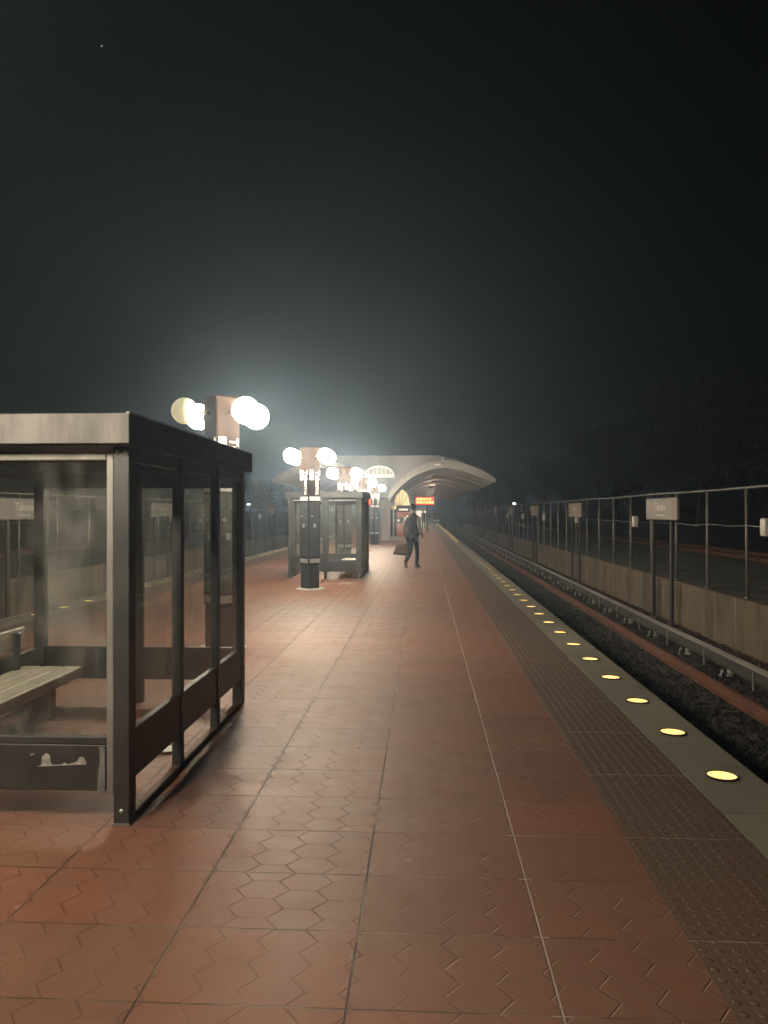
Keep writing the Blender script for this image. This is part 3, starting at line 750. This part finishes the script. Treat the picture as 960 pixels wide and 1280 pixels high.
# camera dome and lamp on the arch
cc = empty('security_camera', (cpt(592, 92)[0], CD-.02, cpt(0, 92)[1]), 'small pale camera bracket at the crown of the right canopy arch', 'camera')
MB().tube([(0, 0, .22), (0, -.22, .25), (0, -.24, .05)], .03, 8).build('bracket', MAT['white'], cc, True)
MB().sphere((0, -.24, -.02), .085, 14, 10).build('dome', MAT['ceramic'], cc, True)
MB().box(-.42, -.14, -.2, -.06, -.12, -.04, .01).build('housing', MAT['white'], cc)

# ------------------------------------------------------------------ things under the canopy
def U(u, D): return (u-480)*D/FPX-D*math.tan(YAW)     # world x of a column at depth D
def Zv(v, D): return CAM_H+(640-v)*D/FPX
D = 43.0
kx0, kx1 = U(486, D), U(512, D)
kio = empty('entrance_kiosk', ((kx0+kx1)/2, D, 0), 'small lit entrance kiosk with yellow arched top beside the first canopy pillar', 'kiosk')
w2 = (kx1-kx0)/2
MB().box(-w2-.05, w2+.05, -.25, 3.0, 0, .22, .01).build('base', MAT['pale_conc'], kio)
za, zs = Zv(611, D), Zv(628, D)
arcp = [(w2*.98*math.cos(math.pi*i/18), zs+(za-zs)*math.sin(math.pi*i/18)) for i in range(19)]
lw = MB().prism(arcp+[(-w2*.98, zs-.38), (w2*.98, zs-.38)], .06, .12).build('arched_window', MAT['warm_panel'], kio)
m = MB().strip([(x*1.05, z+.05) for x, z in arcp], arcp, -.02, 2.9)
for a in (.55, 1.05, 1.57, 2.1, 2.6):
    m.tube([(0, .04, zs-.30), (w2*.96*math.cos(a), .04, zs+(za-zs)*.97*math.sin(a))], .014, 6)
m.build('arch_frame', MAT['wood_dark'], lw)
MB().box(-w2, w2, .2, 2.9, .22, zs-.42).build('cabin', MAT['dark_metal'], kio)
for x in (-w2+.03, -w2+.23):
    MB().box(x, x+.07, -.05, .04, .22, zs-.1, .006).build('frame_post', MAT['white'], kio)
MB().box(-w2-.04, -w2+.4, -.1, .1, zs-.18, zs+.02, .01).build('frame_cap', MAT['white'], kio)
mach = empty('vending_machine', (U(504, 42.6), 42.6, .22), 'orange fare machine with a dark screen band standing before the lit kiosk', 'machine')
mw = .36
MB().box(-mw, mw, 0, .3, 0, .75, .01).build('lower_panel', MAT['orange'], mach)
MB().box(-mw, mw, 0, .3, .75, 1.05, .01).build('screen_band', MAT['black'], mach)
MB().box(-mw, mw, 0, .3, 1.05, 1.40, .01).build('upper_panel', MAT['orange'], mach)
MB().box(-mw-.02, mw+.02, -.05, .3, 1.40, 1.75, .01).build('head', MAT['dark_metal'], mach)
MB().box(-mw+.12, mw-.1, -.056, -.05, 1.47, 1.56).build('lit_strip', MAT['white_panel'], mach)
MB().box(-mw+.03, -mw+.16, -.006, 0, .86, .96).box(.05, .17, -.006, 0, .94, 1.02).build('screen', MAT['white_panel'], mach)

def display(u0, u1, v0, v1, D, lab, pole):
    x0, x1, z0, z1 = U(u0, D), U(u1, D), Zv(v1, D), Zv(v0, D)
    t = empty('arrival_display', ((x0+x1)/2, D, 0), lab, 'display', 'red arrival displays under the canopy')
    w = (x1-x0)/2
    MB().box(-w, w, 0, .25, z0, z1, .02).build('housing', MAT['black'], t)
    MB().box(-w+.05, w-.05, -.008, -.001, z0+.06, z1-.06).build('screen', MAT['red_led'], t)
    q = random.Random(2); m = MB(); h = (z1-z0-.2)/2
    for r_ in range(2):
        x = -w+.12
        while x < w-.2:
            ww = q.uniform(.06, .2)
            m.box(x, x+ww, -.014, -.009, z0+.1+r_*h+.03, z0+.1+(r_+1)*h-.03); x += ww+.05
    m.build('glowing_row', MAT['amber_led'], t)
    MB().cyl((pole, .14, 0), (pole, .14, z0+.02), .06, .06, 12).cyl((pole, .14, 0), (pole, .14, .03), .16, .15, 12).build('pole', MAT['dull_alu'], t)
display(519, 543, 620.5, 631.5, 60, 'red glowing arrival display hanging in the right canopy opening', .18)
display(455.5, 468, 622, 632.5, 50, 'red glowing arrival display left of the first canopy pillar', 0)

D = 82.0
boo = empty('lift_booth', (U(527, D), D, 0), 'brightly lit white lift booth far down the platform under the display', 'booth')
bw = .62
MB().box(-bw, bw, .1, 2.2, 0, 1.85, .02).build('cabin', MAT['pale_conc'], boo)
MB().box(-bw-.1, bw+.1, -.05, 2.3, 1.85, 1.97, .01).build('roof', MAT['white'], boo)
MB().box(-bw+.06, -.03, .085, .098, .05, 1.75).box(.03, bw-.06, .085, .098, .05, 1.75).build('lit_door', MAT['white_panel'], boo)
MB().box(-bw, -bw+.05, .05, .1, 0, 1.85).box(bw-.05, bw, .05, .1, 0, 1.85).build('door_frame', MAT['dull_alu'], boo)
D = 104.0
eq = empty('equipment_box', (U(545.3, D), D, 0), 'dark box with two bright white lamps at the far end of the platform', 'box')
MB().box(-.42, .42, 0, .8, 0, 1.35, .03).build('housing', MAT['dull_alu'], eq)
MB().box(-.46, .46, -.04, .84, 1.35, 1.43, .01).build('lid', MAT['dark_metal'], eq)
for x in (-.2, .25): MB().sphere((x, -.04, .42), .14, 12, 8, 1, .5, 1).build('lamp', MAT['skylight'], eq, True)
cab = empty('signal_cabinet', (U(560, 92), 92, -1.1), 'pale narrow cabinet beside the far right track', 'cabinet')
cab.location.x = XE+1.35
cab.location = (U(560, 112), 112, -1.1)
MB().box(-.22, .22, 0, .4, .1, 2.2, .02).build('housing', MAT['pale_conc'], cab)
MB().box(-.26, .26, -.04, .44, 2.2, 2.26, .01).build('lid', MAT['galv'], cab); MB().box(-.3, .3, -.05, .45, -.03, .1).build('base', MAT['pale_conc'], cab)
ms = empty('track_marker', (U(588, 96)-.02, 96, -1.1), 'small pale marker board on a short post by the far right wall', 'sign')
ms.location.x = WX-.12
MB().box(-.07, .05, -.25, .25, .75, 1.5, .01).build('board', MAT['sign'], ms); MB().cyl((0, 0, -.03), (0, 0, .75), .04, .04, 10).build('post', MAT['galv'], ms)

# distant lamps beyond the fences
def street_lamp(x, y, z, lab, r=.22):
    g = ground_z(x, y)
    t = empty('street_lamp', (x, y, g), lab, 'street lamp')
    H = z-g
    MB().cyl((0, 0, -.1), (0, 0, H+.35), .07, .05, 10).build('pole', MAT['post'], t, True)
    MB().tube([(0, 0, H+.33), (0, -.4, H+.42), (0, -.8, H+.36)], .035, 8).build('arm', MAT['post'], t, True)
    h = MB().box(-.18, .18, -1.2, -.65, H+.25, H+.36, .03).build('head', MAT['dull_alu'], t)
    MB().sphere((0, -.92, H+.18), r, 12, 8, 1, 1, .6).build('lamp', MAT['far_lamp'], h, True)
street_lamp(U(641, 118), 118, Zv(631, 118), 'far white street lamp above the fourth sign on the right fence', .24)
street_lamp(U(311, 90), 90, Zv(632, 90), 'far white street lamp beyond the left fence', .22)
sr = MB().sphere((0, 0, 0), 2.0, 10, 8).build('bright_star', MAT['star']); D = 2400
sr.location = (U(119, D), D, Zv(45, D)); tag(sr, 'single tiny white star high in the upper left sky', 'star')

# ------------------------------------------------------------------ trees
def tree_mesh(seed, H, spread, leaves, leafmat, bare=.25):
    q = random.Random(seed)
    trunk = MB(); tips = []
    def limb(p, d, L, r, lev):
        pts = [p]; rs = [r]; n = 4
        for i in range(n):
            d = (d+Vector((q.uniform(-.22, .22), q.uniform(-.22, .22), q.uniform(-.05, .18)))).normalized()
            p = p+d*L/n; pts.append(p); rs.append(r*(1-.62*(i+1)/n))
            if lev > 0 and i >= (1 if lev == 3 else 0):
                for _ in range(2 if lev > 1 else 1):
                    a = q.uniform(0, 6.28); dd = (d*.6+Vector((math.cos(a), math.sin(a), q.uniform(0, .5)))*.8).normalized()
                    limb(p, dd, L*q.uniform(.42, .62), rs[-1]*.62, lev-1)
            if lev <= 1: tips.append(p)
        trunk.tube(pts, rs, 5 if lev < 2 else 8)
    limb(Vector((0, 0, -.3)), Vector((0, 0, 1)), H*.80, H*.021, 3)
    lf = MB(); bm = lf.bm
    for i in range(leaves):
        c = q.choice(tips)+Vector((q.gauss(0, 1), q.gauss(0, 1), q.gauss(0, .8)))*spread
        if c.z < H*.12: c.z = H*.12+q.random()*H*.2
        n = Vector((q.gauss(0, 1), q.gauss(0, 1), q.gauss(0, 1))).normalized(); u = n.orthogonal().normalized(); w = n.cross(u); s = q.uniform(.07, .16)
        bm.faces.new([bm.verts.new(c+u*s*1.5), bm.verts.new(c+w*s*.7), bm.verts.new(c-u*s*1.5), bm.verts.new(c-w*s*.7)])
    return trunk, lf
def make_tree(seed, H, spread, leaves, leafmat):
    t = empty('tree', (0, 0, 0), 'x', 'tree', 'dark trees beyond the right fence')
    a, b = tree_mesh(seed, H, spread, leaves, leafmat)
    a.build('trunk', MAT['bark'], t, True); b.build('crown', MAT[leafmat], t)
    return t
protos = [make_tree(21, 9.2, .55, 5200, 'leaf'), make_tree(22, 8.2, .6, 4600, 'leaf'), make_tree(23, 10.0, .5, 4200, 'leaf')]
used = [False]*3; q = random.Random(9); y = 32
i = 0
while y < 175:
    x = q.uniform(19.5, 23) if i % 2 == 0 else q.uniform(25, 30)
    k = i % 3; loc = (x, y, ground_z(x, y)-.05)
    lab = ['dark leafy tree on the bank beyond the right fence at the picture edge' if y < 60 else 'dim far tree on the bank beyond the right fence', 'low rounded dark tree on the bank beyond the right fence', 'tall thin crowned dark tree on the bank beyond the right fence'][k]
    if not used[k]: o = protos[k]; o.location = loc; used[k] = True; o['label'] = lab
    else: o = copy_tree(protos[k], loc, lab)
    o.rotation_euler = (0, 0, q.uniform(0, 6.28)); s = q.uniform(.72, .95); o.scale = (s*1.15, s*1.15, s)
    y += q.uniform(3.2, 4.8) if y < 90 else q.uniform(5, 8); i += 1
bush = make_tree(31, 4.2, .4, 1800, 'leaf_lit'); bush['category'] = 'bush'; bush.name = 'bush'; bush['label'] = 'pale lit bush top behind the far end of the right fence'; del bush['group']
x = U(601, 100); bush.location = (x+.5, 100, -.3)
lx = [(-19, 62), (-24, 78), (-21, 96), (-27, 55), (-30, 112), (-23, 130)]
for i, (x, y) in enumerate(lx):
    o = copy_tree(protos[(i+1) % 3], (x, y, ground_z(x, y)-.1), 'dim low tree far beyond the left fence'); s = .36+.06*(i % 3); o.scale = (s*1.5, s*1.5, s); o['group'] = 'dim trees beyond the left fence'

# ------------------------------------------------------------------ people
def skin_mesh(verts, edges, radii, root, sub=1):
    me = bpy.data.meshes.new('s'); me.from_pydata([tuple(v) for v in verts], edges, []); me.update()
    o = bpy.data.objects.new('s', me); C.objects.link(o)
    m = o.modifiers.new('k', 'SKIN'); m.use_smooth_shade = True
    for i, r in enumerate(radii):
        sv = me.skin_vertices[0].data[i]; sv.radius = (r, r) if not isinstance(r, tuple) else r; sv.use_root = (i == root)
    s = o.modifiers.new('u', 'SUBSURF'); s.levels = sub; s.render_levels = sub
    dg = bpy.context.evaluated_depsgraph_get(); out = bpy.data.meshes.new_from_object(o.evaluated_get(dg))
    bpy.data.objects.remove(o); bpy.data.meshes.remove(me); return out
def chain(parts):      # list of (name, pos, radius, parent)
    idx = {n: i for i, (n, *_ ) in enumerate(parts)}
    return [p for _, p, _, _ in parts], [(idx[a], idx[n]) for n, _, _, a in parts if a], [r for _, _, r, _ in parts]
def meshobj(name, me, mat, parent):
    me.materials.clear(); me.materials.append(mat); me.name = name
    for f in me.polygons: f.use_smooth = True
    o = bpy.data.objects.new(name, me); C.objects.link(o); o.parent = parent; return o
def join_meshes(ms):
    bm = bmesh.new()
    for m in ms: bm.from_mesh(m)
    me = bpy.data.meshes.new('j'); bm.to_mesh(me); bm.free(); return me
def person(loc, rz, J, label, top, sleeve, legs, hairmat, detail=True):
    """J: joints in metres, +y is the way the person faces."""
    t = empty('person', loc, label, 'person', rz=rz)
    V = {k: Vector(v) for k, v in J.items()}
    body = [('pelvis', V['pelvis'], (.105, .10), None), ('waist', V['pelvis'].lerp(V['chest'], .42), .085, 'pelvis'), ('chest', V['chest'], .10, 'waist'),
            ('neck0', V['chest'].lerp(V['head'], .42), (.06, .06), 'chest'), ('neck', V['chest'].lerp(V['head'], .60), .052, 'neck0'), ('head0', V['head']+Vector((0, .012, -.055)), (.062, .075), 'neck'),
            ('head1', V['head']+Vector((0, 0, .03)), (.073, .092), 'head0'), ('head2', V['head']+Vector((0, -.01, .095)), (.055, .065), 'head1')]
    for s in 'lr':
        body += [('sh'+s, V['sh'+s], .062, 'chest'), ('el'+s, V['el'+s], .042, 'sh'+s), ('wr'+s, V['wr'+s], .028, 'el'+s), ('pa'+s, V['wr'+s].lerp(V['ha'+s], .6), (.040, .018), 'wr'+s),
                 ('hip'+s, V['hip'+s], .092, 'pelvis'), ('kn'+s, V['kn'+s], .058, 'hip'+s), ('an'+s, V['an'+s], .040, 'kn'+s), ('to'+s, V['to'+s], (.042, .03), 'an'+s)]
    meshes = [skin_mesh(*chain(body), 0)]
    for s in 'lr':        # fingers, slightly curled, and a thumb leaving the side of the palm
        w, h = V['wr'+s], V['ha'+s]; d = (h-w).normalized(); side = Vector((0, 1, 0)); side = (side-d*side.dot(d)).normalized(); inw = d.cross(side)*(1 if s == 'l' else -1)
        pc = w.lerp(h, .62)
        for i, (off, L) in enumerate(((.026, .070), (.009, .08), (-.009, .074), (-.026, .058))):
            a = pc+side*off; meshes.append(skin_mesh([a, a+d*L*.5, a+d*L*.8+inw*L*.35, a+d*L*.75+inw*L*.75], [(0, 1), (1, 2), (2, 3)], [.0095, .009, .008, .007], 0))
        a = w.lerp(h, .35)+side*.025; meshes.append(skin_mesh([a, a+side*.025+d*.03, a+side*.03+d*.065+inw*.012], [(0, 1), (1, 2)], [.012, .010, .008], 0))
    hd = V['head']        # face: nose, brows and ears
    fm = MB(); fm.cyl(hd+Vector((0, .088, .035)), hd+Vector((0, .112, -.005)), .008, .015, 8)
    for sx in (-1, 1): fm.sphere(hd+Vector((sx*.078, -.005, .005)), .03, 10, 8, .35, .7, 1); fm.sphere(hd+Vector((sx*.032, .080, .03)), .014, 8, 6)
    fm.sphere(hd+Vector((0, .082, -.045)), .02, 10, 6, 1.1, .5, .4)
    me = bpy.data.meshes.new('f'); fm.bm.to_mesh(me); fm.bm.free(); meshes.append(me)
    meshobj('body', join_meshes(meshes), MAT['skin'], t)
    # clothing
    def loft(name, rings, mat):
        m = MB(); n = 20; pr = None; a, b = V['pelvis'], V['chest']
        q = random.Random(6)
        for z, rx, ry in rings:
            k = max(0, min(1.3, (z-a.z)/(b.z-a.z))); c = a.lerp(b, k); rg = []
            for i in range(n):
                th = 2*math.pi*i/n; w = 1+.035*math.sin(5*th+z*17)+q.uniform(-.015, .015)
                cx_, sx_ = math.cos(th), math.sin(th)
                rg.append(m.bm.verts.new((c.x+rx*w*math.copysign(abs(cx_)**.8, cx_), c.y+ry*w*math.copysign(abs(sx_)**.8, sx_), z)))
            if pr:
                for i in range(n): m.bm.faces.new((pr[i], pr[(i+1) % n], rg[(i+1) % n], rg[i]))
            else: m.bm.faces.new(rg[::-1])
            pr = rg
        m.bm.faces.new(pr); return m.build(name, MAT[mat], t, True)
    loft('vest', [(.79, .170, .135), (.81, .180, .142), (.97, .178, .134), (1.10, .166, .120), (1.25, .180, .126), (1.38, .198, .128), (1.455, .190, .112), (1.50, .135, .092), (1.545, .075, .070), (1.565, .068, .066)], top)
    for s in 'lr':
        sv = [V['sh'+s], V['el'+s], V['wr'+s].lerp(V['el'+s], .04)]
        meshobj('sleeve', skin_mesh(sv, [(0, 1), (1, 2)], [.074, .060, .042], 0), MAT[sleeve], t)
    tp = [('pelvis', V['pelvis'], (.160, .115), None)]
    for s in 'lr': tp += [('hip'+s, V['hip'+s], .105, 'pelvis'), ('kn'+s, V['kn'+s], .075, 'hip'+s), ('an'+s, V['an'+s], .058, 'kn'+s)]
    meshobj('trousers', skin_mesh(*chain(tp), 0), MAT[legs], t)
    for s in 'lr':
        a, b = V['an'+s], V['to'+s]; d = (b-a); 
        sh = meshobj('shoe', skin_mesh([a+Vector((0, 0, -.01)), a.lerp(b, .25)+Vector((0, 0, -.015))-Vector((d.x, d.y, 0))*.3, a.lerp(b, .6), b+d*.12], [(1, 0), (0, 2), (2, 3)], [.05, .045, .048, .038], 0), MAT['shoe'], t)
        dn = Vector((d.x, d.y, 0)).normalized(); pitch = d.z
        m = MB(); c0 = a-dn*.075; c1 = b+dn*.03
        m.tube([c0+Vector((0, 0, -.055)), (c0+c1)/2+Vector((0, 0, -.028 if abs(pitch) > .12 else -.034)), c1+Vector((0, 0, -.030))], [.024, .032, .026], 8); m.build('sole', MAT['sole'], sh, True)
    hm = MB(); hm.sphere(hd+Vector((0, -.018, .045)), .1, 18, 12, .86, 1.05, .98)
    for v in list(hm.bm.verts):
        r = v.co-hd
        if r.y > .055 and r.z < .09: v.co.y = hd.y+.05
        if r.z < -.035: v.co.z = hd.z-.035
    hm.sphere(hd+Vector((0, -.09, .10)), .042, 12, 8)
    hm.build('hair', MAT[hairmat], t, True)
    return t
walk = dict(pelvis=(0, 0, .97), chest=(0, .03, 1.38), head=(.0, .07, 1.70), shl=(-.19, .03, 1.47), shr=(.19, .03, 1.47),
            ell=(-.255, -.06, 1.19), wrl=(-.25, -.02, .95), hal=(-.25, .0, .85), elr=(.25, -.05, 1.19), wrr=(.255, .09, .97), har=(.255, .13, .87),
            hipl=(-.09, 0, .90), hipr=(.09, 0, .90), knl=(-.09, .05, .50), anl=(-.09, -.25, .15), tol=(-.095, -.15, .05),
            knr=(.09, .12, .50), anr=(.09, .08, .085), tor=(.10, .23, .045))
PDp = 21.7
per = person((U(515.5, PDp), PDp, 0), R(-30), walk, 'person in a dark vest with grey sleeves walking away carrying a brown bag', 'vest', 'sleeve', 'jeans', 'hair')
# bag held in the left hand
hp = Matrix.Translation(per.location) @ Matrix.Rotation(R(-30), 4, 'Z') @ Vector((-.25, -.02, .86))
bg = empty('carrier_bag', (hp.x, hp.y, hp.z), 'brown carrier bag with pale handles hanging from the walking person', 'bag', rz=R(-20))
b = bmesh.new(); bmesh.ops.create_cube(b, size=1)
for v in b.verts:
    tp = v.co.z > 0; v.co = Vector((v.co.x*(.30 if tp else .44)-.10, v.co.y*(.07 if tp else .16), -.47+(v.co.z+.5)*.30+(.0 if not tp else .03*v.co.x)))
bmesh.ops.subdivide_edges(b, edges=b.edges, cuts=4, use_grid_fill=True); qq = random.Random(4)
for v in b.verts: v.co += Vector((qq.uniform(-.012, .012), qq.uniform(-.012, .012), qq.uniform(-.012, .012)-.03*math.cos(v.co.x*6)))
mm = MB(); mm.bm.free(); mm.bm = b; mm.build('sack', MAT['bag'], bg, True)
for sy in (-.03, .03):
    MB().tube([(-.22, sy, -.19), (-.15, sy, -.08), (-.04, sy*.4, 0), (.0, sy*.3, .0), (.03, sy, -.10), (.02, sy, -.20)], .013, 6).build('handle', MAT['bag_pale'], bg, True)
MB().prism([(-.24, -.20), (-.02, -.20), (.0, -.02), (-.05, -.01), (-.19, -.13)], -.012, .012).build('pale_flap', MAT['bag_pale'], bg)
stand = dict(walk); stand.update(knl=(-.09, .02, .50), anl=(-.10, .0, .085), tol=(-.11, .14, .045), knr=(.09, .05, .50), anr=(.10, .08, .085), tor=(.11, .22, .045))
person((U(533.5, 76), 76, 0), R(20), stand, 'far person in a white top and black shorts standing below the red display', 'white_cloth', 'vest', 'white_cloth', 'hair')
person((U(529.5, 79), 79, 0), R(150), stand, 'far dark dressed person leaning beside the lit white booth', 'vest', 'vest', 'jeans', 'hair')

# ------------------------------------------------------------------ haze, sky, sun
hz = MB().box(-251, 251, -151, 381, -3.2, 12.2).build('haze', MAT['paper'])
m, nt, out = new_mat('glow_haze'); N = NT(nt)
pv = N.n('ShaderNodeVolumePrincipled'); pv.inputs['Color'].default_value = rgb(.57, .765, .99); pv.inputs['Density'].default_value = .0046; pv.inputs['Anisotropy'].default_value = .72  # haze volume added to imitate lens veil and mist round the lamps
N.link(pv.outputs[0], out.inputs['Volume']); hz.data.materials.clear(); hz.data.materials.append(m)
tag(hz, 'thin grey haze added for the glow around the lamps', 'haze', kind='stuff')

w = bpy.data.worlds.new('World'); sc.world = w; w.use_nodes = True; nt = w.node_tree; nt.nodes.clear(); N = NT(nt)
sky = N.n('ShaderNodeTexSky'); sky.sky_type = 'NISHITA'; sky.sun_disc = False; sky.sun_elevation = R(8); sky.sun_rotation = R(-75)
bgn = N.n('ShaderNodeBackground'); N.link(sky.outputs[0], bgn.inputs[0]); bgn.inputs[1].default_value = .0004
ow = N.n('ShaderNodeOutputWorld'); N.link(bgn.outputs[0], ow.inputs[0])
sl_ = bpy.data.lights.new('moon', 'SUN'); sl_.energy = .004; sl_.angle = R(.5); sl_.color = (1, .95, .88)
so = bpy.data.objects.new('moon', sl_); C.objects.link(so); so.rotation_euler = (R(90-8), 0, R(75+180))

sc.view_settings.view_transform = 'Standard'; sc.view_settings.look = 'None'; sc.view_settings.gamma = 1; sc.view_settings.exposure = 0
sc.view_settings.use_curve_mapping = False
cy = sc.cycles; cy.use_denoising = True; cy.use_light_tree = True; cy.max_bounces = 6; cy.diffuse_bounces = 3; cy.glossy_bounces = 3
cy.transparent_max_bounces = 24; cy.volume_bounces = 0; cy.caustics_reflective = False; cy.caustics_refractive = False; cy.sample_clamp_indirect = 4
